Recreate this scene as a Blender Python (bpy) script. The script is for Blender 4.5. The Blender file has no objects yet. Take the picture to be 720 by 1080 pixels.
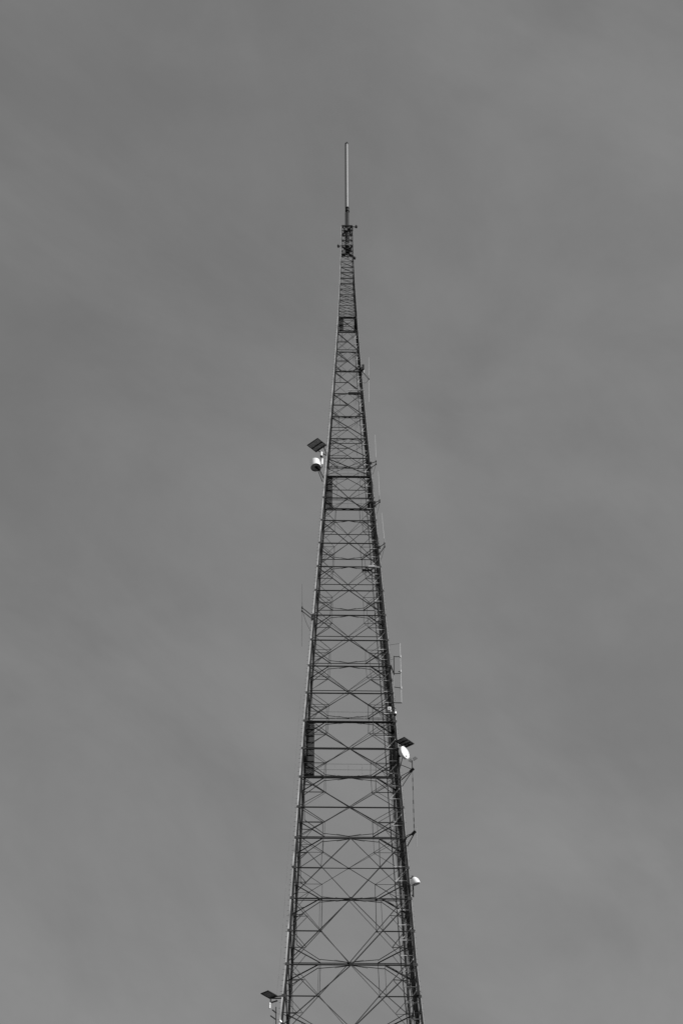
import bpy, bmesh, math, random
from mathutils import Vector, Matrix
random.seed(7)
V = Vector
SC = bpy.context.scene
COL = SC.collection

# ------------------------------------------------------------------ camera model
F, PITCH, CAMZ, D = 1700.0, math.radians(46.5), 1.7, 100.0     # focal length in photo pixels, tilt, eye height, metres to the tower
FWD = V((0, math.cos(PITCH), math.sin(PITCH)))
UP = V((0, -math.sin(PITCH), math.cos(PITCH)))
CAM = V((0, 0, CAMZ))

def at(px, py, y):
    """World point on the sight line of photo pixel (px,py), y metres ahead."""
    d = FWD + V((1, 0, 0)) * ((px - 360) / F) + UP * ((540 - py) / F)
    return CAM + d * (y / d.y)

def scr(p):
    q = p - CAM
    z = q.dot(FWD)
    if z < 1: return None
    return (360 + F * q.x / z, 540 - F * q.dot(UP) / z, F / z)

# ------------------------------------------------------------------ materials
def mat(name, col, rough=.55, metal=0., var=.25, scale=3., spec=.4, bump=0.):
    m = bpy.data.materials.new(name); m.use_nodes = True
    nt = m.node_tree; b = nt.nodes['Principled BSDF']
    b.inputs['Roughness'].default_value = rough; b.inputs['Metallic'].default_value = metal
    b.inputs['Specular IOR Level'].default_value = spec
    tc = nt.nodes.new('ShaderNodeTexCoord'); n = nt.nodes.new('ShaderNodeTexNoise')
    n.inputs['Scale'].default_value = scale; n.inputs['Detail'].default_value = 6
    mr = nt.nodes.new('ShaderNodeMapRange')
    mr.inputs['From Min'].default_value = .3; mr.inputs['From Max'].default_value = .7
    mr.inputs['To Min'].default_value = col * (1 - var); mr.inputs['To Max'].default_value = col * (1 + var)
    nt.links.new(tc.outputs['Object'], n.inputs['Vector']); nt.links.new(n.outputs['Fac'], mr.inputs['Value'])
    nt.links.new(mr.outputs['Result'], b.inputs['Base Color'])
    mr2 = nt.nodes.new('ShaderNodeMapRange')
    mr2.inputs['To Min'].default_value = max(.1, rough - .12); mr2.inputs['To Max'].default_value = min(1, rough + .12)
    nt.links.new(n.outputs['Fac'], mr2.inputs['Value']); nt.links.new(mr2.outputs['Result'], b.inputs['Roughness'])
    return m

STEEL = mat('weathered_dark_steel', .02, .7, spec=.2)
STEEL2 = mat('thin_bracing_steel', .035, .7, spec=.2)
GALV = mat('galvanised_steel', .48, .5, 0, .2)
GALV_LIT = mat('weathered_sunlit_steel', .42, .6, 0, .5, 1.1)  # left leg flange: its sunlit edge is put into the paler colour
GALVM = mat('grey_galvanised_steel', .3, .55, 0, .2)  # right leg flange, sunlit tone put into its colour; also lines the drum underside
GALVK = mat('darkened_steel_pipe', .06, .8, 0, .25, spec=.1)
GALVD = mat('dull_galvanised_steel', .2, .55, 0, .25)
BLACK = mat('black_cable_jacket', .008, .8, 0, .3, spec=.1)
WHITE = mat('white_gelcoat', .84, .4, 0, .03, 1.2)
RADOME = mat('white_fibreglass', .42, .45, 0, .06, .6)
DARKU = mat('dark_recess', .12, .8)
PALE = mat('pale_fibreglass', .42, .5, 0, .08)

def grating_mat():
    m = mat('steel_grating', .03, .7); return m
GRATE = grating_mat()

def panel_mat(c):
    m = bpy.data.materials.new('solar_cells_back'); m.use_nodes = True
    nt = m.node_tree; b = nt.nodes['Principled BSDF']; b.inputs['Roughness'].default_value = .45
    tc = nt.nodes.new('ShaderNodeTexCoord'); br = nt.nodes.new('ShaderNodeTexBrick')
    br.offset = 0; br.inputs['Scale'].default_value = 1; br.inputs['Mortar Size'].default_value = .012
    br.inputs['Brick Width'].default_value = .16; br.inputs['Row Height'].default_value = .16
    br.inputs['Color1'].default_value = (c, c, c, 1); br.inputs['Color2'].default_value = (c*.85, c*.85, c*.85, 1)
    br.inputs['Mortar'].default_value = (.1, .1, .1, 1)
    nt.links.new(tc.outputs['Object'], br.inputs['Vector']); nt.links.new(br.outputs['Color'], b.inputs['Base Color'])
    return m
CELLS = panel_mat(.2)
CELLS_PALE = panel_mat(.42)

# ------------------------------------------------------------------ mesh helpers
class MB:
    """Collects solids in world coordinates; build() links them as ONE mesh object under a parent."""
    def __init__(s): s.bm = bmesh.new(); s.mats = []
    def mi(s, m):
        if m not in s.mats: s.mats.append(m)
        return s.mats.index(m)
    def hexa(s, pts, m):
        vs = [s.bm.verts.new(p) for p in pts]; i = s.mi(m)
        for f in ((0,1,2,3),(7,6,5,4),(0,4,5,1),(1,5,6,2),(2,6,7,3),(3,7,4,0)):
            s.bm.faces.new([vs[k] for k in f]).material_index = i
        return s
    def box(s, c, u, v, w, m):
        """box centred c with half-axis vectors u,v,w"""
        c, u, v, w = V(c), V(u), V(v), V(w)
        return s.hexa([c-u-v-w, c-u+v-w, c+u+v-w, c+u-v-w, c-u-v+w, c-u+v+w, c+u+v+w, c+u-v+w], m)
    def bar(s, p, q, a, b, m, n=V((0,0,1))):
        p, q = V(p), V(q); d = (q - p); ax = d.normalized()
        x = ax.cross(n)
        if x.length < 1e-3: x = ax.cross(V((0,1,0)))
        x.normalize(); y = x.cross(ax).normalized()
        return s.box((p+q)/2, d/2, x*a/2, y*b/2, m)
    def tube(s, p, q, r, m, n=8, r2=None):
        p, q = V(p), V(q); r2 = r if r2 is None else r2
        ax = (q-p).normalized(); x = ax.cross(V((0,0,1)))
        if x.length < 1e-3: x = V((1,0,0))
        x.normalize(); y = ax.cross(x)
        i = s.mi(m); A = []; B = []
        for k in range(n):
            t = 2*math.pi*k/n; o = x*math.cos(t)+y*math.sin(t)
            A.append(s.bm.verts.new(p+o*r)); B.append(s.bm.verts.new(q+o*r2))
        for k in range(n):
            f = s.bm.faces.new((A[k],A[(k+1)%n],B[(k+1)%n],B[k])); f.material_index = i; f.smooth = n > 7
        s.bm.faces.new(A[::-1]).material_index = i; s.bm.faces.new(B).material_index = i
        return s
    def path(s, pts, r, m, n=6):
        for a, b in zip(pts, pts[1:]): s.tube(a, b, r, m, n)
        return s
    def angle(s, p, q, w, t, nrm, m, flip=False):
        """L section: one flange in the face plane (outer normal nrm), the other standing inward on the lower edge"""
        p, q, nrm = V(p), V(q), V(nrm).normalized(); d = q-p; ax = d.normalized()
        nrm = (nrm - ax*nrm.dot(ax)).normalized()
        b = nrm.cross(ax).normalized()
        if b.z > 0: b = -b
        if flip: b = -b
        c = (p+q)/2
        s.box(c, d/2, b*w/2, nrm*t/2, m)
        s.box(c + b*(w/2 - t/2) - nrm*(w/2 + t/2 + .001), d/2, b*t/2, nrm*w/2, m)
        return s
    def lathe(s, o, ax, prof, m, n=32):
        """prof = [(along, radius)] revolved round axis ax through o"""
        o, ax = V(o), V(ax).normalized(); x = ax.cross(V((0,.3,1)))
        x.normalize(); y = ax.cross(x); i = s.mi(m); rings = []
        for a, r in prof:
            if r < 1e-5: rings.append([s.bm.verts.new(o+ax*a)])
            else: rings.append([s.bm.verts.new(o+ax*a+(x*math.cos(2*math.pi*k/n)+y*math.sin(2*math.pi*k/n))*r) for k in range(n)])
        for A, B in zip(rings, rings[1:]):
            for k in range(n):
                l = (k+1) % n
                if len(A) == 1 and len(B) == 1: continue
                if len(A) == 1: f = s.bm.faces.new((A[0], B[l], B[k]))
                elif len(B) == 1: f = s.bm.faces.new((A[k], A[l], B[0]))
                else: f = s.bm.faces.new((A[k], A[l], B[l], B[k]))
                f.material_index = i; f.smooth = True
        return s
    def build(s, name, parent=None, bevel=0., label=None, kind=None):
        bmesh.ops.recalc_face_normals(s.bm, faces=s.bm.faces[:])
        org = parent_world(parent)
        for v in s.bm.verts: v.co -= org
        me = bpy.data.meshes.new(name); s.bm.to_mesh(me); s.bm.free()
        for m in s.mats: me.materials.append(m)
        o = bpy.data.objects.new(name, me); COL.objects.link(o)
        if parent: o.parent = parent
        if bevel:
            b = o.modifiers.new('bevel', 'BEVEL'); b.width = bevel; b.segments = 2; b.limit_method = 'ANGLE'
        if hasattr(me, 'set_sharp_from_angle'): me.set_sharp_from_angle(angle=math.radians(40))
        if label: o['label'] = label
        if kind: o['kind'] = kind
        return o

def parent_world(p):
    o = V((0,0,0))
    while p: o += p.location; p = p.parent
    return o

def thing(name, label, cat, loc, group=None):
    o = bpy.data.objects.new(name, None); COL.objects.link(o); o.empty_display_size = .3
    o.location = loc; o['label'] = label; o['category'] = cat
    if group: o['group'] = group
    return o

# ------------------------------------------------------------------ tower profile
XT = .6                                                     # tower axis stands a little right of the line of sight
ROT = math.radians(.75)
TAB = [(1080,153.5),(1017,139.3),(917,123.6),(884,117.8),(820,107.6),(760,98),(675,82.4),(622,72.3),(572,63.0),(500,49.5),
       (462,42.3),(415,33.8),(371,26.4),(334,21),(300,16.6),(262,13.4),(237,12.4)]
def solve(y, wp):
    w = 8.
    for _ in range(20):
        P = at(360, y, D - w/2); dep = (P-CAM).dot(FWD); w = wp*dep/F
    return P.z, w
PROF = sorted(solve(*r) for r in TAB)
zb, wb = PROF[0]; slope = (PROF[0][1]-PROF[2][1])/(PROF[2][0]-PROF[0][0])
PROF.insert(0, (0., wb + slope*zb*.9))
def width(z):
    if z >= PROF[-1][0]: return PROF[-1][1]
    for (a, wa), (b, w2) in zip(PROF, PROF[1:]):
        if z <= b: return wa + (w2-wa)*(z-a)/(b-a)
AX = V((XT, D, 0)); CR, SR = math.cos(ROT), math.sin(ROT)
def T(u, v, z, inset=0.):
    """tower point: u,v in -1..1 across the square section at height z (v=-1 is the face towards the camera)"""
    h = width(z)/2 - inset; x, y = u*h, v*h
    return V((AX.x + x*CR - y*SR, AX.y + x*SR + y*CR, z))
def zof(y):
    """height at which the camera-side face stands at photo row y"""
    z = 80.
    for _ in range(30): z = at(360, y, D - width(z)/2).z
    return z
FACES = {'front': (lambda s, z: T(s, -1, z), V((0, -1, 0))),
         'back':  (lambda s, z: T(s, 1, z), V((0, 1, 0))),
         'left':  (lambda s, z: T(-1, s, z), V((-1, 0, 0))),
         'right': (lambda s, z: T(1, s, z), V((1, 0, 0)))}

tower = thing('lattice_tower', 'tall square lattice steel communications tower with dark legs and crossed bracing', 'tower', (AX.x, AX.y, 0))
MEMB = {}
def member(kind, p, q, size, fn):
    """queue one bar of the tower; fn(mb) adds its solid"""
    vis = 0
    a, b = scr(p), scr(q)
    if a and b:
        for k in range(5):
            t = k/4; x = a[0]+(b[0]-a[0])*t; y = a[1]+(b[1]-a[1])*t
            vis += (0 <= x <= 720 and 0 <= y <= 1080)
        vis = vis/5*math.hypot(a[0]-b[0], a[1]-b[1])*size*a[2]
    MEMB.setdefault(kind, []).append((vis, fn))
def m_angle(kind, p, q, w, nrm, m=STEEL, flip=False):
    member(kind, p, q, w, lambda mb: mb.angle(p, q, w, max(.012, w*.14), nrm, m, flip))
def m_tube(kind, p, q, r, m=STEEL2, n=6):
    member(kind, p, q, 2*r, lambda mb: mb.tube(p, q, r, m, n))
def lerp(a, b, t): return a + (b-a)*t

# front-face rows of the panel points, read off the photograph
FULL = [1085, 1017.3, 947.5, 883.9, 819.7, 760.6, 702.4, 648.7, 597.5, 548.8, 502]
UPPER = [502, 483, 462.5, 439, 415, 392, 371, 350.5, 334]
ZF = [zof(y) for y in FULL]; ZU = [zof(y) for y in UPPER]
ztop = zof(237.5)
NT = 17
ZT = [ZU[-1] + (ztop-ZU[-1])*(k/NT) for k in range(NT+1)]
hb = ZF[1]-ZF[0]
ZB = [0.15]; nb = 7
for k in range(nb): ZB.append(.15 + (ZF[0]-.15)*((k+1)/nb))     # panels down to the ground, below the picture

GS = .115
def girt(f, z, w=GS, kind='horizontal_beam'):
    fn, n = FACES[f]; m_angle(kind, fn(-1, z), fn(1, z), w, n)
def gusset(p, n, s):
    x = V(n).cross(V((0,0,1))).normalized()
    member('gusset_plate', p - x*s/2, p + x*s/2, s, lambda mb: mb.box(V(p)+V(n)*.02, x*s/2, V((0,0,1))*s*.38, V(n)*.008, STEEL))

def diag(f, s0, z0, s1, z1, w=.085, light=False):
    fn, n = FACES[f]; p, q = fn(s0, z0), fn(s1, z1)
    m_angle('diagonal_brace', p, q, w, n, STEEL2 if light else STEEL)
def sub(f, s0, z0, s1, z1, r=.022):
    fn, n = FACES[f]; j = lambda: V((random.uniform(-.05, .05), 0, random.uniform(-.06, .06)))
    m_tube('secondary_brace', fn(s0, z0) + j(), fn(s1, z1) + j(), r*random.uniform(.7, 1.45))

def diamond_panel(f, za, zb2, fine=True):
    """lower type: both V and inverted V, crossing at the quarter points, half girts there"""
    zm = (za+zb2)/2; big = f in ('front', 'back')
    for s in (-1, 1):
        diag(f, s, za, 0, zb2, .036 if s > 0 else .05, s > 0); diag(f, 0, za, s, zb2, .034 if s < 0 else .058, s < 0)
        if not fine: continue
        fn, n = FACES[f]
        m_angle('half_girt', fn(s, zm), fn(s*.5, zm), .05, n, STEEL)
        q = (za+zm)/2; q2 = (zm+zb2)/2
        sub(f, s, q, s*.76, q); sub(f, s, q2, s*.76, q2)
        sub(f, s*.76, q, s, zm); sub(f, s*.76, q2, s, zm)
        sub(f, s*.5, zm, s*.5, zb2, .018)
        gusset(fn(s*.5, zm), n, .14)
    gusset(FACES[f][0](0, za), FACES[f][1], .26)
def x_panel(f, za, zb2, lvl=2, w=.085):
    """upper type: one X per panel crossing on the mid girt, quarter girts from the legs"""
    zm = (za+zb2)/2; fn, n = FACES[f]
    for s in (-1, 1):
        w2 = w if s > 0 else w*.7
        diag(f, s, za, 0, zm, w2, s < 0); diag(f, 0, zm, -s, zb2, w2, s < 0)
        if lvl < 1: continue
        for zq, ze in (((za+zm)/2, za), ((zm+zb2)/2, zb2)):
            m_angle('half_girt', fn(s, zq), fn(s*.5, zq), .032, n, STEEL2)
            if lvl > 1:
                sub(f, s*.5, zq, s*.5, ze, .018); sub(f, s*.5, zq, s, zm, .02)
                sub(f, s*.75, (zq+ze)/2, s, (zq*.5+ze*.5), .014)
    gusset(fn(0, zm), n, .2 * max(.4, width(zm)/9))

def side_lattice(f, za, zb2, n=4, r=.04):
    """side faces: inclined struts and a zigzag between them"""
    fn, nn = FACES[f]
    dz = (zb2-za)/n
    for k in range(n):
        z = za + dz*k
        # each strut climbs one panel from the camera-side leg to the far leg
        p, q = fn(-1, z), fn(1, min(ztop, z + (zb2-za)*.97))
        m_tube('side_brace', p, q, r*.6, STEEL2)
        if k % 2 == 0:
            m_tube('side_brace', fn(-1, z+dz), fn(.3, z + dz*.35 + (zb2-za)*.62), r*.5, GALVD)
        else:
            m_tube('side_brace', fn(-.2, z+dz + (zb2-za)*.4), fn(1, z + (zb2-za)*.95), r*.5, STEEL2)

def plan_ring(z, w=.13, inner=True):
    """horizontal octagon bracing: quarter point to quarter point round the corners"""
    for su in (-1, 1):
        for sv in (-1, 1):
            p, q = T(su*.5, sv*.985, z), T(su*.985, sv*.5, z)
            if sv < 0: m_angle('plan_brace', p, q, w*.62, V((0,0,-1)), STEEL)
            else: m_tube('plan_brace', p, q, .045)
            m_tube('plan_brace', T(su*.5, sv*.9, z), T(su*.9, sv*.42, z), .028)
            m_tube('secondary_brace', T(su*.74, sv*.74, z), T(su, sv, z-.9*width(z)*.12), .018)
    for v in (-.9, .9):
        for u in (-1, 1): m_tube('plan_brace', T(u*.5, v*.98, z), T(0, v*1.08, z), .026)
        m_tube('plan_brace', T(v, -.42, z), T(v, .42, z), .02)
        for u in (-.25, .25): m_tube('secondary_brace', T(0, v*1.08, z), T(u, v, z), .014)
def plan_diamond(z, r=.02):
    for a, b in (((0,-1),(1,0)),((1,0),(0,1)),((0,1),(-1,0)),((-1,0),(0,-1))):
        m_tube('plan_brace', T(a[0], a[1], z), T(b[0], b[1], z), r)

# the lower, unseen part down to the foundations
for a, b in zip(ZB, ZB[1:]):
    for f in FACES: girt(f, a); diamond_panel(f, a, b, False)
# lower diamonds (three panels), then X panels
for i, (a, b) in enumerate(zip(ZF, ZF[1:])):
    for f in ('front', 'back'):
        girt(f, a, .07)
        if i < 3: diamond_panel(f, a, b)
        else:
            girt(f, (a+b)/2, .07); x_panel(f, a, b, 2, .05 if i < 7 else .05)
    for f in ('left', 'right'):
        girt(f, a, .07); girt(f, (a+b)/2, .055)
        side_lattice(f, a, b, 4 if i < 4 else 3, .04 if i < 6 else .034)
    plan_ring(a, .14 if i < 7 else .12)
    if i >= 3: plan_diamond((a+b)/2, .014)
for i, (a, b) in enumerate(zip(ZU, ZU[1:])):
    zm = (a+b)/2
    for f in ('front', 'back', 'left', 'right'):
        girt(f, a, .065)
        fn, n = FACES[f]
        if f in ('front', 'back'):
            for s in (-1, 1): diag(f, s, a, -s, b, .055 if s > 0 else .026, s < 0)
            m_angle('half_girt', fn(-1, zm), fn(0, zm), .04, n, STEEL)
            sub(f, -.5, zm, -.5, b, .012); sub(f, .5, zm, .5, b, .012)
        else:
            side_lattice(f, a, b, 2, .02)
    if i % 2 == 0: plan_ring(a, .07, False)
    plan_diamond(b, .014)
for i, (a, b) in enumerate(zip(ZT, ZT[1:])):
    for f in FACES:
        if f in ('front', 'back'):
            girt(f, a, .038 if i % 3 else .055)
            diag(f, 1, a, -1, b, .028)
            sub(f, -1, a, 1, b, .011)
            if f == 'front' and i % 2: sub(f, -1, (a+b)/2, 0, (a+b)/2, .012)
        else:
            m_tube('secondary_brace', FACES[f][0](-1, a), FACES[f][0](1, b), .012)
            if i % 3 == 0: girt(f, a, .03)
for f in FACES: girt(f, ztop - .04, .12)

for kind, lst in MEMB.items():
    lst.sort(key=lambda r: -r[0])
    for vis, fn in lst[:100]:
        mb = MB(); fn(mb); mb.build(kind, tower)
    if len(lst) > 100:
        mb = MB()
        for vis, fn in lst[100:]: fn(mb)
        mb.build(kind, tower, kind='stuff')

# legs: sunlit strip painted as a pale camera-side flange, shade as a dark web
knots = sorted(set([0.15] + ZB[1:] + ZF + ZU[1:] + ZT[1:] + [(a+b)/2 for a, b in zip(ZF, ZF[1:])]))
def legw(z): return .30 if z < ZF[3] else .26 if z < ZF[7] else .22 if z < ZF[-1] else .17 if z < ZU[-1] else .11
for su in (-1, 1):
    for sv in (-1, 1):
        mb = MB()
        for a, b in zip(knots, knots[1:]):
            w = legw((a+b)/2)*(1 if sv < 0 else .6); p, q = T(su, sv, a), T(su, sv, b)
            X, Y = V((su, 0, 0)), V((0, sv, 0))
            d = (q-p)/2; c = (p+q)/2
            lo = .095*min(1, w/.2) if su < 0 else .06*min(1, w/.2)                          # width of the outer flange, coloured pale as if sunlit
            mb.box(c - X*lo/2 + Y*.016, d, X*lo/2, Y*.014, (GALV_LIT if su < 0 else GALVM) if sv < 0 else STEEL)
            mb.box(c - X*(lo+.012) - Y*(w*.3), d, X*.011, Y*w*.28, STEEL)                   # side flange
            mb.box(c - X*(lo+.03+w*.2) - Y*.03, d, X*w*.2, Y*.03, STEEL)                    # inner web, dark to stand for the shaded strip
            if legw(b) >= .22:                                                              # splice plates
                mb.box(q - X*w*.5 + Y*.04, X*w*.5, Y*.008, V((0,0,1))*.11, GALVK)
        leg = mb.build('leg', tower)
        if sv < 0:
            mb = MB(); z = 2.5
            while z < ZU[-1]:
                p = T(su, -1, z); mb.tube(p + V((su*.01, .05, 0)), p + V((su*(.15 if su < 0 else .09), .05, 0)), .012, GALVD, 5); z += .42
            mb.build('step_bolts', leg, kind='stuff')
            if su < 0:
                mb = MB()
                mb.path([T(su, -1, z) + V((su*.34, .1, 0)) for z in knots if z < ZF[6]], .014, GALVD, 5)
                mb.build('safety_cable', leg)

# perimeter walkways seen from below at three levels
def walkway(z, wl, wr, wf):
    h = width(z)/2
    def slab(mb, u0, v0, u1, v1, t=.06):
        pts = [(u0,v0),(u0,v1),(u1,v1),(u1,v0)]
        def P(u, v, dz):
            x, y = u, v
            return V((AX.x + x*CR - y*SR, AX.y + x*SR + y*CR, z + dz))
        mb.hexa([P(u, v, -t) for u, v in pts] + [P(u, v, 0) for u, v in pts], GRATE)
    root = bpy.data.objects.new('walkway', None); COL.objects.link(root); root.parent = tower; root.location = V((AX.x, AX.y, z)) - tower.location
    m = .16
    mb = MB()
    # open bar grating: bearing bars with gaps
    def bars(u0, u1, v0, v1, along_v):
        if along_v:
            n = max(3, int((u1-u0)/.075))
            for k in range(n):
                u = u0 + (u1-u0)*(k+.5)/n; slab(mb, u-.029, v0, u+.029, v1)
            k = v0
            while k < v1: slab(mb, u0, k, u1, min(v1, k+.11), .075); k += .8
        else:
            n = max(3, int((v1-v0)/.075))
            for k in range(n):
                v = v0 + (v1-v0)*(k+.5)/n; slab(mb, u0, v-.024, u1, v+.024)
            k = u0
            while k < u1: slab(mb, k, v0, min(u1, k+.11), v1, .075); k += .8
    bars(-h+m, -h+m+wl, -h+m+wf, h-m-wf, True)
    bars(h-m-wr, h-m, -h+m+wf, h-m-wf, True)
    bars(-h+m, h-m, -h+m, -h+m+wf, False)
    bars(-h+m, h-m, h-m-wf, h-m, False)
    mb.build('deck', root)
    mb = MB()
    for v in (-1, 1): mb.bar(T(-1, v, z-.13, .1), T(1, v, z-.09, .1), .05, .1, STEEL)
    for u in (-1, 1): mb.bar(T(u, -1, z-.11, .1), T(u, 1, z-.09, .1), .07, .14, STEEL)
    mb.build('edge_beam', root)
    mb = MB()
    for dz in (.55, 1.1):
        for v in (-1, 1):
            mb.tube(T(-1, v, z+dz, .25), T(1, v, z+dz, .25), .014, GALVD, 6)
            mb.tube(T(v, -1, z+dz, .25), T(v, 1, z+dz, .25), .014, GALVD, 6)
    for k in range(7):
        s = -1 + 2*k/6
        for v in (-1, 1): mb.tube(T(s, v, z, .25), T(s, v, z+1.1, .25), .012, GALVD, 6)
    mb.build('guard_rail', root)
walkway(ZF[5] + .05, .68, .2, .06)
walkway(ZF[10] + .05, .55, .16, .06)
walkway(ZU[-1] + .05, .45, .15, .1)

# concrete feet
for su in (-1, 1):
    for sv in (-1, 1):
        p = T(su, sv, .15); MB().box(V((p.x, p.y, 0.2)), V((.9,0,0)), V((0,.9,0)), V((0,0,.3)), GALVD).build('foot', tower, .03)

# ------------------------------------------------------------------ cable run up the right-hand face
run = thing('cable_run', 'thick black bundle of feeder cables climbing the inner side of the right face', 'cables', T(1, -.4, 1))
zr = [z for z in knots if z >= 1 and z < ztop - 1]
def rp(z, v, inn):
    return T(1, v, z, 0) + V((-inn, 0, 0))
for k in range(8):
    mb = MB(); dy = (k-4)*.075
    top = ztop - 2 - (k*7.3 % 11)*2.0
    r = random.choice((.026, .032, .036))
    g = [min(1, .3+width(z)/9) for z in zr]
    pts = [rp(z, -.68 + .05*(k % 3), (.17 + .03*k)*gg) + V((random.uniform(-.012,.012), random.uniform(-.02,.02), 0)) for z, gg in zip(zr, g) if z < top]
    mb.path(pts, r, BLACK, 6); mb.build('feeder_cable', run)
for dy in (-.42, .42):
    mb = MB(); mb.path([rp(z, -.6, (.27 + dy*.42)*min(1, .3+width(z)/9)) + V((0, .1, 0)) for z in zr], .028, STEEL, 5); mb.build('ladder_rail', run)
mb = MB(); z = 2
while z < ztop-2:
    g = min(1, .3+width(z)/9); mb.tube(rp(z, -.6, .09*g)+V((0,.1,0)), rp(z, -.6, .45*g)+V((0,.1,0)), .016, STEEL, 5); z += .6
mb.build('ladder_rung', run, kind='stuff')
# light cross bars and slanting stays that tie the run to the leg
z = zof(1090); k = 0
while z < ZU[-2]:
    g = min(1, .22+width(z)/10); stp = (ZF[1]-ZF[0])/4*(.55+.45*g)
    a0, a1 = rp(z, -.95, .04), rp(z, -.95, 1.06*g)
    MB().bar(a1, a0, .05, .022, GALV, V((0,1,0))).build('tray_bar', run)
    if k % 2 == 0: MB().bar(rp(z-stp*.1, -.93, 1.06*g), rp(z+stp*.95, -.93, .1), .045, .022, GALV, V((0,1,0))).build('tray_stay', run)
    z += stp; k += 1
mb = MB(); mb.path([rp(z, -.93, 1.06*min(1, .22+width(z)/10)) for z in zr if zof(1100) < z < ZU[-2]], .035, STEEL, 6)
mb.path([rp(z, -.9, .8*min(1, .22+width(z)/10)) for z in zr if zof(1100) < z < ZF[8]], .018, GALVD, 6)
mb.build('tray_rail', run)
# a second, thinner run along the far right leg and a grey conduit
cond = thing('conduit', 'slim grey conduit strapped beside the far right leg of the tower', 'conduit', rp(1, .72, .15))
MB().path([rp(z, .72, .16) for z in zr if z < ZU[3]], .05, STEEL, 6).build('pipe', cond)
MB().path([rp(z, .55, .12) for z in zr if z < ZU[6]], .032, GALVD, 6).build('pipe', cond)

# ------------------------------------------------------------------ attachments
def leg_at(side, py):
    """camera-side leg point (side -1 left, 1 right) at photo row py"""
    return T(side, -1, zof(py))

# pole antenna on the very top
b0, b1, b2 = at(366.6, 237.5, D), at(366.0, 219.5, D), at(365.9, 151.5, D)
cx = AX.x + .05
b0, b1, b2 = V((cx, D, b0.z)), V((cx, D, b1.z)), V((cx, D, b2.z))
ant = thing('pole_antenna', 'long white pole antenna standing upright on the very top of the tower', 'antenna', b1)
mb = MB(); mb.lathe(b1, (0,0,1), [(.0,0),(0,.088),(b2.z-b1.z-.1,.088),(b2.z-b1.z,.08),(b2.z-b1.z,0)], RADOME, 20); mb.build('radome', ant)
mb = MB(); mb.tube(b1+V((-.17,-.03,-.1)), b2+V((-.17,-.03,.05)), .07, STEEL2, 10); mb.build('shade_pipe', ant)  # dark pipe added to stand in for the shaded left side of the pole
mb = MB(); mb.lathe(b2, (0,0,1), [(-.06,0),(-.06,.15),(.1,.15),(.22,.02),(.55,.012),(.55,0)], STEEL, 14); mb.build('cap', ant)
mb = MB(); mb.lathe(b1, (0,0,1), [(-1.1,0),(-1.1,.17),(-.75,.17),(-.75,.24),(-.35,.24),(-.35,.16),(-.12,.16),(-.12,.22),(.02,.22),(.02,0)], STEEL, 16); mb.build('mounting_flange', ant)
mast = thing('antenna_mast', 'stout grey steel mast stub rising from the top frame below the white pole', 'mast', V((cx, D, ZT[-5])))
MB().tube(V((cx+.05, D, ZT[-5])), b1+V((.05,0,-1.1)), .16, GALVK, 14).build('pole', mast)
MB().tube(V((cx-.14, D-.12, ZT[-5])), b1+V((-.15,-.12,-1.1)), .1, STEEL, 8).build('conduit', mast)
mb = MB()
for zz in (ZT[-5]+.1, ztop-.1):
    for a, b in (((-1,-1),(1,1)),((-1,1),(1,-1))): mb.bar(T(a[0],a[1],zz), T(b[0],b[1],zz), .12, .16, STEEL)
    mb.lathe(V((cx, D, zz)), (0,0,1), [(-.2,.2),(-.2,.42),(.2,.42),(.2,.2)], STEEL, 12)
mb.build('support_frame', mast)

def beacon(px, py, side, label, up):
    """small obstruction light on a bracket"""
    z = zof(py); base = T(side, -1, z); tip = at(px, py, base.y-.25)
    o = thing('obstruction_light', label, 'warning light', tip, 'obstruction lights near the top')
    MB().tube(base, tip+V((0,0,-.15)), .045, STEEL, 6).build('bracket', o)
    mb = MB(); mb.lathe(tip, (0,0,1), [(-.18,0),(-.18,.11),(.0,.11),(.02,.14),(.06,.14),(.06,0)], STEEL, 14); mb.build('base', o)
    mb = MB(); mb.lathe(tip, (0,0,1), [(.06,0),(.065,.11),(.22,.1),(.3,.06),(.32,0)], DARKU, 14); mb.build('lens', o)
beacon(375.6, 239, 1, 'small dark warning light on the right end of the top bar', 1)
beacon(356.8, 259.5, -1, 'small dark warning light sticking out left just under the tower top', 1)
beacon(373.8, 272, 1, 'small dark warning light hanging low on the right under the tower top', 0)

def cabinet(px, py, y, sx, sy, sz, label, tilt=0.):
    sx, sy, sz = sx*.8, sy*.8, sz*.85
    c = at(px, py, y); o = thing('equipment_box', label, 'box', c, 'equipment boxes near the top')
    M = Matrix.Rotation(tilt, 3, 'Z')
    MB().box(c, M@V((sx/2,0,0)), M@V((0,sy/2,0)), V((0,0,sz/2)), STEEL).build('case', o, .02)
    MB().box(c - M@V((0,sy/2+.012,0)), M@V((sx*.42,0,0)), M@V((0,.01,0)), V((0,0,sz*.42)), DARKU).build('cover', o)
    MB().bar(c+V((-.1,.1,sz*.2)), c+V((.5,.5,sz*.2)), .06, .06, STEEL).bar(c+V((-.1,.1,-sz*.2)), c+V((.5,.5,-sz*.2)), .06, .06, STEEL).build('bracket', o)
ft = D - width(ztop)/2
cabinet(364.6, 243, ft+.3, .42, .35, .55, 'highest dark equipment box inside the top frame')
cabinet(366, 258.6, ft+.2, .55, .4, .6, 'middle dark equipment box, squarish, on the upper frame', .3)
cabinet(362.6, 267, ft+.1, .42, .4, .95, 'tallest dark equipment box, left in the frame under the others', -.2)
cabinet(369.8, 268.5, ft+.2, .5, .35, .5, 'dark equipment box right of the tall box, lowest in the frame', .5)

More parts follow.
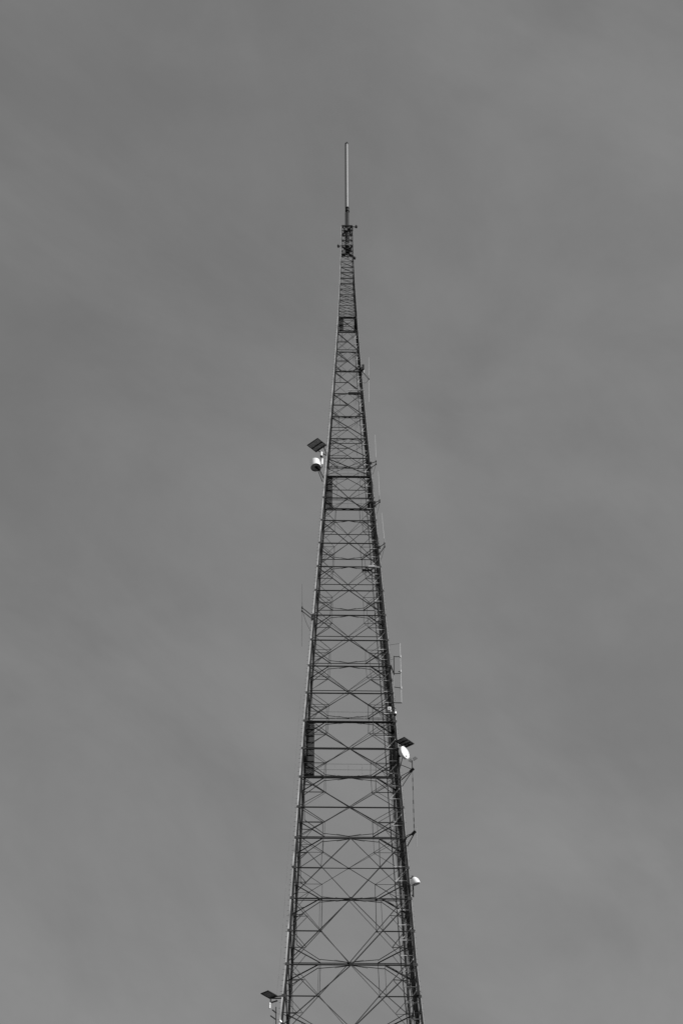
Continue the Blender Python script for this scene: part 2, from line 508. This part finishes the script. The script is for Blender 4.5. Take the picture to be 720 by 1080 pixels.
# whip antennas on stand-off arms
WG = 'whip antennas on stand-off arms'
def whip(base, tip, root, label, r=.021, m=PALE, arms=((0, 0), (5, 2)), coll=.5, dark=False, down=None):
    """base, tip: photo points of the rod; root: photo point on the leg where the upper arm starts"""
    side = 1 if base[0] > 366 else -1
    lp = leg_at(side, root[1]); yy = lp.y - .35*abs(base[0]-root[0])/10
    B, Tp = at(base[0], base[1], yy), at(tip[0], tip[1], yy)
    o = thing('whip_antenna', label, 'antenna', B, WG)
    mb = MB(); mb.tube(B, Tp, r, m, 8, r*.7); mb.lathe(Tp, Tp-B, [(0,r*.7),(.04,0)], m, 8)
    mb.build('rod', o)
    mb = MB(); dd = (Tp-B).normalized(); mb.tube(B-dd*.25, B+dd*coll, r*1.5, GALVD if not dark else STEEL, 8); mb.build('ferrule', o)
    if down:
        E = at(down[0], down[1], yy); MB().tube(B, E, r*.9, m, 8).build('lower_rod', o)
    e0 = B + V((0, .02, -.25)); e1 = T(side, -.8, (lp.z - 1.3)) + V((-side*.1, 0, 0))
    MB().path([e0.lerp(e1, t) + V((0, 0, -.45*math.sin(math.pi*t))) for t in [k/8 for k in range(9)]], .014, BLACK, 5).build('jumper_cable', o)
    for dy, dz in arms:
        a = lp + V((0, 0, -.09*dy)); b = B + V((0, 0, -.09*dz-.1))
        mb = MB(); mb.tube(a, b, .035, STEEL, 6); mb.tube(b + V((0,0,-.08)), b + V((0,0,.1)), .06, STEEL, 8)
        mb.box(a, V((.09,0,0)), V((0,.09,0)), V((0,0,.12)), STEEL); mb.build('arm', o)
    return o
whip((388.7, 398), (388.7, 377), (382, 391), 'highest pale whip, rods both above and below its single bracket', arms=((0, 2),), down=(388.8, 424), coll=.3)
whip((396.3, 486), (395.3, 458.5), (390.5, 488.5), 'pale whip on two arms just above the middle walkway on the right', arms=((0, 0), (7, 4)))
whip((400.2, 527), (398.6, 497), (394, 530), 'pale whip level with the middle walkway, second down on the right of the close trio')
whip((405.3, 572.5), (402.3, 541), (398, 577), 'leaning pale whip, lowest of the three close together on the right', arms=((0, 0), (9, 4)))
whip((318.6, 640), (318.4, 616), (328, 650), 'only whip on the left side, thin and dark, on two slanting arms', r=.011, m=STEEL2, arms=((0, 0), (4, 4)), dark=True, down=(318.2, 682))

# folded-dipole array on the right
yy = leg_at(1, 710).y - .4
o = thing('dipole_array', 'tall dipole antenna array of thin rods and loops standing off the right leg', 'antenna', at(413.5, 741, yy), None)
p = lambda x, y: at(x, y, yy)
MB().tube(p(421.6, 678.5), p(423.2, 741.5), .024, PALE, 8).build('main_rod', o)
MB().tube(p(415.2, 692), p(415.4, 712), .035, STEEL, 8).tube(p(415, 712), p(415, 741), .026, GALVD, 8).build('loop_rod', o)
for a, b, r, m in (((408.6,680.5),(421.7,678.6),.018,GALVD), ((415.2,692.6),(422,692.6),.03,STEEL), ((410,696),(415.2,695),.016,GALVD), ((414.6,710.5),(422.4,710.4),.03,STEEL), ((419.8,708.4),(422.4,708.4),.035,STEEL), ((415.2,724.6),(422.8,725.6),.026,STEEL), ((413,741.2),(423.6,741.3),.035,STEEL)):
    MB().tube(p(*a), p(*b), r, m, 6).build('cross_rod', o)
MB().tube(leg_at(1, 702), p(415.1, 710.5), .05, STEEL, 6).build('arm', o)
MB().tube(leg_at(1, 736), p(415, 741), .04, STEEL, 6).build('arm', o)
for q in ((421.9,692.6),(422.2,708),(422.8,725.6)):
    c = p(*q); MB().tube(c+V((0,0,-.11)), c+V((0,0,.11)), .065, PALE, 10).build('insulator', o)

# hanging dipole string between two outriggers, lower right
yy2 = leg_at(1, 845).y - .8
q = lambda x, y: at(x, y, yy2)
o = thing('dipole_antenna', 'thin dark vertical dipole string stretched between two outrigger brackets lower right', 'antenna', q(437, 878), None)
mb = MB(); mb.tube(q(434.7, 812), q(436.6, 878), .018, STEEL2, 6)
mb.build('rod', o)
for t in (.16, .3, .52, .66, .8, .9):
    c = lerp(q(434.7, 812), q(436.6, 878), t); MB().tube(c-V((0,0,.16)), c+V((0,0,.16)), .032, STEEL, 6).build('element', o)
MB().tube(q(439, 872), q(439.3, 893), .018, GALVD, 6).build('tail_rod', o)
OG = 'outrigger brackets on the right leg'
def outrigger(tip, roots, label):
    P = q(*tip); o = thing('outrigger_bracket', label, 'bracket', P, OG)
    for r_ in roots:
        L = T(1, r_[1], zof(r_[0])); MB().tube(L, P, .04 if r_[2] else .026, STEEL, 6).build('strut', o)
    MB().tube(P + V((-.22, .12, -.12)), P + V((.05, -.03, .1)), .11, STEEL, 10).build('clamp', o)
    return o
outrigger((435.3, 811.8), ((806, -1, 0), (818, -1, 0), (822, -1, 1), (829, -1, 0)), 'upper outrigger of four thin struts meeting right of the round dish')
outrigger((437.2, 878), ((881, -1, 0), (883, -1, 1), (892, -1, 1)), 'lower outrigger of three struts meeting at a point right of the leg')
# small winged instrument on the upper outrigger
P = q(434.6, 810); Q = q(434.4, 802)
o = thing('weather_sensor', 'small winged instrument on a short post above the upper outrigger', 'sensor', P)
MB().tube(P, Q, .035, STEEL, 8).build('post', o)
for (x0,y0),(x1,y1),(x2,y2),(x3,y3) in (((430.2,802.3),(433.4,799.6),(434.0,803.8),(433.0,804)), ((434.8,799.7),(437.8,797.9),(440,799.9),(436.2,802.4))):
    a = [q(x0,y0), q(x1,y1), q(x2,y2), q(x3,y3)]
    n = (a[1]-a[0]).cross(a[3]-a[0]).normalized()*.02
    MB().hexa([v-n for v in a] + [v+n for v in a], DARKU).build('wing', o)

# solar panels, lying nearly flat and facing the sun; seen from below
SG = 'solar panels fixed beside the legs'
def solar(px, py, y, lu, lv, az, tilt, rootp, label, strips, cells=CELLS):
    c = at(px, py, y); az = math.radians(az); t = math.radians(tilt)
    u = V((math.cos(az), math.sin(az), 0)); f = V((math.sin(az), -math.cos(az), 0))
    v = f*math.cos(t) - V((0,0,1))*math.sin(t); n = u.cross(v).normalized()
    if n.z < 0: n = -n
    o = thing('solar_panel', label, 'solar panel', c, SG)
    mb = MB()
    k = len(strips)
    for a, b in strips:
        mb.box(c + u*(lu*((a+b)/2-.5)), u*(lu*(b-a)/2), v*(lv/2-.03), n*.012, cells)
    mb.build('panel', o)
    mb = MB()
    for s in (-1, 1):
        mb.box(c + v*s*lv/2, u*(lu/2+.03), v*.03, n*.03, STEEL)
        mb.box(c + u*s*lu/2, u*.03, v*(lv/2-.03), n*.028, STEEL)
    for a, b in strips[:-1]:
        mb.box(c + u*(lu*(b-.5)) - n*.03, u*.05, v*(lv/2+.0), n*.02, STEEL)
    mb.build('frame', o)
    e = c + u*lu*.4 - n*.05
    mb = MB()
    for s in (-.3, .3):
        a = e + v*s*lv; mb.tube(a, rootp + V((0, 0, s*.3)), .04, STEEL, 6)
    mb.tube(e - v*lv*.4, e + v*lv*.4, .04, STEEL, 6)
    mb.build('bracket', o)
    return o
yl = leg_at(-1, 476).y
solar(334.1, 469.5, yl-.15, 1.15, 1.33, 46, 4, leg_at(-1, 480), 'grey solar panel of two strips at the upper left, above a white drum', ((0, .5), (.5, 1)), CELLS_PALE)
yr = leg_at(1, 790).y
solar(426.8, 783.1, yr-.5, 1.05, .84, 46, 6, leg_at(1, 785), 'dark solar panel on the right leg above the white round dish', ((0, .33), (.33, .67), (.67, 1)))
yb = leg_at(-1, 1050).y
solar(284.0, 1049.2, yb-.4, .86, .62, 48, 4, leg_at(-1, 1052), 'small black solar panel beside the left leg at the bottom of the picture', ((0, 1),))

# white drum, upper left
def px_m(py, y): return scr(at(360, py, y))[2]
s = px_m(490, yl)
c = at(333.0, 493.0, yl-.2)                                   # centre of its dark underside
tl = V((-.14, .08, 1)).normalized()
o = thing('drum_antenna', 'upright white drum with a dark open underside hung off the upper left leg', 'antenna', c)
R = 5.4/s; H = 6.8/s/.66
mb = MB(); mb.lathe(c, tl, [(0,R*.96),(0,R),(.04,R*1.03),(.08,R),(H*.96,R),(H,R*.93),(H,0)], WHITE, 40); mb.build('shell', o)
mb = MB(); mb.lathe(c, tl, [(0.001,R*.95),(.05,R*.9),(.07,.3),(.07,0)], GALVM, 32); mb.lathe(c, tl, [(-.02,R*.9),(-.02,R*.98),(.05,R*.98)], STEEL, 32); mb.build('underside', o)
mb = MB(); e = c + tl*.1; arm0 = at(341, 504, yl); arm1 = at(339.5, 492, yl)
mb.tube(e, c + V((.35, .0, -.35)), .12, BLACK, 8); mb.tube(c+V((.35,0,-.35)), arm0, .05, STEEL, 6); mb.tube(c+V((.35,0,-.35)), arm1, .05, STEEL, 6); mb.tube(c+V((.15,0,-.2)), at(340, 508, yl), .035, STEEL, 6)
mb.build('mount', o)
mb = MB(); mb.tube(at(339.4, 490, yl-.2), at(339.7, 484, yl-.2), .09, WHITE, 12); mb.build('feed_post', o)
c2 = at(338.8, 481.0, yl-.2)
o = thing('small_canister', 'little white canister between the upper left solar panel and the white drum', 'canister', c2)
MB().lathe(c2, (0,0,1), [(0,0),(0,.115),(.5,.115),(.53,.08),(.53,0)], WHITE, 20).build('shell', o)
MB().lathe(c2, (0,0,1), [(-.12,0),(-.12,.1),(-.002,.12),(-.002,0)], STEEL, 16).build('base', o)
MB().tube(c2+V((0,0,.1)), at(342.3, 479, yl), .03, STEEL, 6).build('bracket', o)

# round dish on the right
c = at(427.3, 793.3, yr-.5); n = V((.77, -.64, .0)).normalized(); s = px_m(793, yr); R = 7.1/s
o = thing('dish_antenna', 'large white round dish facing right, beneath the dark solar panel', 'dish', c)
mb = MB(); mb.lathe(c, n, [(0,0),(-.01,R*.5),(-.03,R*.985),(-.05,R*.985)], WHITE, 40); mb.build('radome', o)
mb = MB(); mb.lathe(c, n, [(-.02,R*.99),(.0,R),(-.2,R*1.0),(-.22,R*.98),(-.38,R*.6),(-.46,.15),(-.46,0)], WHITE, 40); mb.build('shroud', o)
d = c + n.cross(V((0,0,1)))*(-.1) + V((.0,0,-R*.62)); MB().lathe(d+n*.005, n, [(0,.07),(.0,.0)], DARKU, 14).build('badge', o)
mb = MB(); hub = c - n*.46; mb.tube(hub, hub - n*.25, .16, STEEL, 12)
pp = hub - n*.3; mb.tube(pp+V((0,0,-1.1)), pp+V((0,0,.7)), .06, STEEL, 10)
lg = leg_at(1, 793)
for dz in (-.9, .5): mb.tube(pp+V((0,0,dz)), V((lg.x-.05, lg.y+.1, pp.z+dz)), .05, STEEL, 8)
mb.tube(c - n*.3 + V((0,0,-R*.7)), V((lg.x, lg.y, pp.z-1.2)), .035, STEEL, 6)
mb.build('mount', o)

# radio box below the small dome, domed dish lower right
c = at(438.2, 932.0, leg_at(1, 931).y-.3); s = px_m(931, c.y); R = 4.9/s
ax = V((-.3, -.25, .9)).normalized()
o = thing('domed_dish', 'small white domed dish with a shaded mouth at the right leg, low down', 'dish', c)
prof = [(-.03, R*.97)] + [(R*1.5*math.sin(a), R*math.cos(a)) for a in [math.radians(k*9) for k in range(0, 11)]]
mb = MB(); mb.lathe(c, ax, prof, WHITE, 32); mb.build('dome', o)
mb = MB(); mb.lathe(c, ax, [(-.03,R*.97),(-.05,R*.88),(.06,R*.45),(.1,0)], GALV, 28); mb.build('mouth', o)
mb = MB(); lg = leg_at(1, 931)
pl = V((lerp(lg, c, .45).x, lg.y-.05, c.z)); mb.tube(pl+V((0,0,-.9)), pl+V((0,0,.8)), .05, STEEL, 8); mb.tube(pl, c+ax*R*.4, .05, STEEL, 8)
for dz in (-.75, .65): mb.tube(pl+V((0,0,dz)), V((lg.x-.1, lg.y+.05, c.z+dz)), .045, STEEL, 8)
mb.build('mount', o)

# small white boxes by the right leg
yw = leg_at(1, 750).y - .3
c = at(410.3, 748.3, yw)
o = thing('camera_housing', 'pale square camera housing with a stub at the right leg under the dipole array', 'camera', c)
MB().box(c, V((.13,0,0)), V((0,.16,0)), V((0,0,.15)), WHITE).build('housing', o, .02)
MB().box(c+V((.01,-.165,0)), V((.06,0,0)), V((0,.008,0)), V((0,0,.07)), GALVD).build('window', o)
MB().tube(c+V((.1,0,-.15)), at(412.3, 750.8, yw), .075, WHITE, 10).build('stub', o)
MB().bar(c+V((0,.1,0)), leg_at(1, 747), .06, .06, STEEL).build('bracket', o)
c = at(416.6, 753, yw)
o = thing('floodlight', 'tiny white floodlight on a thin arm, farthest out below the dipole array', 'light', c)
MB().lathe(c, (0.1,0,1), [(0,0),(0,.09),(.2,.075),(.24,0)], WHITE, 16).build('housing', o)
MB().lathe(c, (0.1,0,1), [(-.16,0),(-.16,.07),(-.003,.1),(-.003,0)], BLACK, 16).build('lens', o)
MB().tube(c+V((0,0,.1)), leg_at(1, 752), .03, STEEL, 6).build('arm', o)

# pale boom with dark antenna element inside the right leg
yb2 = leg_at(1, 600).y - .15
o = thing('side_boom', 'pale horizontal boom crossing the right leg, with a dark bar slung beneath', 'boom', at(394, 598, yb2))
MB().tube(at(389, 597.3, yb2), at(400, 598.6, yb2), .06, GALV, 8).build('boom', o)
MB().box(at(391.5, 597.6, yb2-.05), V((.28,0,0)), V((0,.09,0)), V((0,0,.09)), PALE).build('box', o)
MB().bar(at(382, 601.6, yb2), at(391.4, 601.4, yb2), .12, .1, BLACK).build('bar', o)
for x in (383, 385.5, 388): MB().tube(at(x, 600, yb2), at(x, 602.6, yb2), .05, BLACK, 6).build('clamp', o)
MB().tube(at(391, 601.5, yb2), at(394.5, 599, yb2), .05, STEEL, 6).build('strut', o)
MB().tube(at(388, 602, yb2), at(391, 607, yb2), .045, STEEL, 6).build('strut', o)
# short service shelf higher up
zs = zof(415); ys = T(0, -1, zs).y
o = thing('service_shelf', 'short dark service shelf fixed across the right half of the narrow upper tower', 'shelf', T(.5, -1, zs))
MB().box(T(.42, -.9, zs+.22), V((.62,0,0)), V((0,.14,0)), V((0,0,.035)), GRATE).build('deck', o)
MB().bar(T(0, -1, zs+.5)+V((0,-.05,0)), T(1, -1, zs+.5)+V((0,-.05,0)), .05, .05, GALV).build('rail', o)
MB().bar(T(1, -1, zs-.3), T(.5, -1, zs+.15), .06, .06, STEEL).build('strut', o)
# dark sensor on the upper right leg
c = at(382.8, 387.5, leg_at(1, 388).y-.2)
o = thing('repeater_unit', 'slim dark repeater unit on the upper right leg beside the highest whip', 'box', c)
MB().box(c, V((.11,0,0)), V((0,.1,0)), V((0,0,.38)), STEEL).build('case', o, .03)
MB().tube(c+V((.08,0,-.9)), c+V((.08,0,-.4)), .035, GALV, 8).build('cable_tail', o)
MB().bar(c, leg_at(1, 388), .06, .06, STEEL).build('bracket', o)

# brackets and canister by the bottom-left panel
yb3 = yb-.4
c = at(284.4, 1063.6, yb3)
o = thing('small_canister', 'little white canister hanging under the bottom left solar panel', 'canister', c)
MB().lathe(c, (0,0,1), [(0,0),(0,.055),(.22,.055),(.225,.045),(.26,.045),(.265,.06),(.4,.06),(.4,0)], WHITE, 16).build('shell', o)
MB().tube(c+V((0,0,.38)), at(285.5, 1056.5, yb3), .035, STEEL, 6).tube(at(285.5, 1057.5, yb3), at(292.6, 1055.4, yb3), .05, STEEL, 6).tube(at(285.5, 1053.5, yb3), at(285.5, 1057.5, yb3), .05, STEEL, 6).build('bracket', o)
o = thing('support_bracket', 'pair of dark slanting arms on the left leg beneath the small canister', 'bracket', leg_at(-1, 1070))
for a, b in (((287.2, 1065), (291.5, 1068.6)), ((285.2, 1071.2), (291, 1075.4))):
    MB().tube(at(a[0], a[1], yb3), at(b[0], b[1], yb3), .04, STEEL, 6).build('arm', o)
MB().tube(at(291, 1062, yb3), at(291, 1088, yb3), .035, STEEL, 6).build('post', o)
c = at(296.2, 1077.4, yb-.1)
o = thing('floodlight', 'tiny white floodlight on the left leg at the very bottom of the picture', 'light', c)
MB().lathe(c, (.3,-.5,.2), [(-.08,0),(-.08,.06),(.03,.1),(.05,.1),(.05,0)], WHITE, 14).build('housing', o)
MB().bar(c, leg_at(-1, 1078), .04, .04, STEEL).build('bracket', o)
# bundled junction box on the right leg, low
c = at(440.6, 1045, leg_at(1, 1045).y-.15)
o = thing('junction_box', 'slim dark junction box on the outside of the right leg near the bottom', 'box', c)
MB().box(c, V((.09,0,0)), V((0,.1,0)), V((.02,0,.36)), STEEL).build('case', o, .02)
MB().bar(c+V((0,.05,0)), leg_at(1, 1045), .05, .05, STEEL).build('bracket', o)

# ------------------------------------------------------------------ ground
def ground():
    m = bpy.data.materials.new('dry_grass_ground'); m.use_nodes = True; nt = m.node_tree; b = nt.nodes['Principled BSDF']
    b.inputs['Roughness'].default_value = .95
    tc = nt.nodes.new('ShaderNodeTexCoord'); n = nt.nodes.new('ShaderNodeTexNoise'); n.inputs['Scale'].default_value = .15; n.inputs['Detail'].default_value = 10
    r = nt.nodes.new('ShaderNodeMapRange'); r.inputs['To Min'].default_value = .05; r.inputs['To Max'].default_value = .12
    nt.links.new(tc.outputs['Object'], n.inputs['Vector']); nt.links.new(n.outputs['Fac'], r.inputs['Value']); nt.links.new(r.outputs['Result'], b.inputs['Base Color'])
    mb = MB(); i = mb.mi(m); S = 6000
    N = 24
    vs = [[mb.bm.verts.new((-S+2*S*a/N, -S+2*S*c/N, 0)) for c in range(N+1)] for a in range(N+1)]
    for a in range(N):
        for c in range(N): mb.bm.faces.new((vs[a][c], vs[a+1][c], vs[a+1][c+1], vs[a][c+1])).material_index = i
    o = mb.build('ground'); o['kind'] = 'structure'; o['label'] = 'dry grassland under the tower'
ground()

# ------------------------------------------------------------------ sky, sun, camera
EL, AZ = math.radians(38), math.radians(120)                     # sun to the right of the camera and a little behind it
SKYK, EXPO = .15, 0.
w = bpy.data.worlds.new('World'); SC.world = w; w.use_nodes = True
nt = w.node_tree; nt.nodes.clear(); N = nt.nodes.new; L = nt.links.new
sky = N('ShaderNodeTexSky'); sky.sky_type = 'NISHITA'; sky.sun_disc = False; sky.sun_elevation = EL; sky.sun_rotation = AZ
sky.air_density = 1.; sky.dust_density = .6; sky.ozone_density = 1.
bw = N('ShaderNodeRGBToBW'); L(sky.outputs[0], bw.inputs[0])       # black-and-white photograph: luminance of the sky only
tc = N('ShaderNodeTexCoord')
def cloud(d, s1, s2, s3, detail, amt, off):
    '''soft noise in the direction of view, drawn out along the world direction d'''
    d = V(d).normalized(); c = V((0, .69, .725)); c = (c - d*c.dot(d)).normalized(); e = c.cross(d)
    cb = N('ShaderNodeCombineXYZ')
    for i, (ax, sc) in enumerate(((d, s1), (e, s2), (c, s3))):
        dp = N('ShaderNodeVectorMath'); dp.operation = 'DOT_PRODUCT'; L(tc.outputs['Generated'], dp.inputs[0]); dp.inputs[1].default_value = ax*sc
        ad = N('ShaderNodeMath'); ad.inputs[1].default_value = off[i]; L(dp.outputs['Value'], ad.inputs[0]); L(ad.outputs[0], cb.inputs[i])
    n = N('ShaderNodeTexNoise'); n.inputs['Scale'].default_value = 1; n.inputs['Detail'].default_value = detail; n.inputs['Roughness'].default_value = .58
    n.inputs['Distortion'].default_value = .35
    L(cb.outputs[0], n.inputs['Vector'])
    r = N('ShaderNodeMapRange'); r.interpolation_type = 'SMOOTHSTEP'
    r.inputs['From Min'].default_value = .25; r.inputs['From Max'].default_value = .75
    r.inputs['To Min'].default_value = 1-amt; r.inputs['To Max'].default_value = 1+amt
    L(n.outputs['Fac'], r.inputs['Value']); return r
c1 = cloud((.8, .44, -.41), 3.6, 6.5, 4, 6, .11, (12.4, 8.9, 32.15))
c2 = cloud((.9, .3, -.29), 8, 12, 8, 6, .05, (9.4, 2.2, 5.5))
veil = N('ShaderNodeMath'); veil.operation = 'MULTIPLY_ADD'; L(bw.outputs[0], veil.inputs[0]); veil.inputs[1].default_value = .54; veil.inputs[2].default_value = .69   # thin high cloud evens the sky out
mu = N('ShaderNodeMath'); mu.operation = 'MULTIPLY'; L(veil.outputs[0], mu.inputs[0]); L(c1.outputs[0], mu.inputs[1])
mu2 = N('ShaderNodeMath'); mu2.operation = 'MULTIPLY'; L(mu.outputs[0], mu2.inputs[0]); L(c2.outputs[0], mu2.inputs[1])
bg = N('ShaderNodeBackground'); bg.inputs['Strength'].default_value = SKYK; L(mu2.outputs[0], bg.inputs['Color'])
out = N('ShaderNodeOutputWorld'); L(bg.outputs[0], out.inputs[0])

sl = bpy.data.lights.new('sun', 'SUN'); sl.energy = 4.5; sl.angle = math.radians(.5)
so = bpy.data.objects.new('sun', sl); COL.objects.link(so)
sd = V((math.sin(AZ)*math.cos(EL), math.cos(AZ)*math.cos(EL), math.sin(EL)))
so.rotation_euler = sd.to_track_quat('Z', 'Y').to_euler(); so.location = sd*300

cam = bpy.data.cameras.new('camera'); co = bpy.data.objects.new('camera', cam); COL.objects.link(co)
cam.sensor_fit = 'VERTICAL'; cam.sensor_height = 36; cam.lens = F/1080*36; cam.clip_end = 20000; cam.clip_start = .1
co.location = CAM; co.rotation_euler = (math.pi/2 + PITCH, 0, 0)
SC.camera = co
SC.view_settings.view_transform = 'Standard'; SC.view_settings.look = 'None'
SC.view_settings.exposure = EXPO; SC.view_settings.gamma = 1
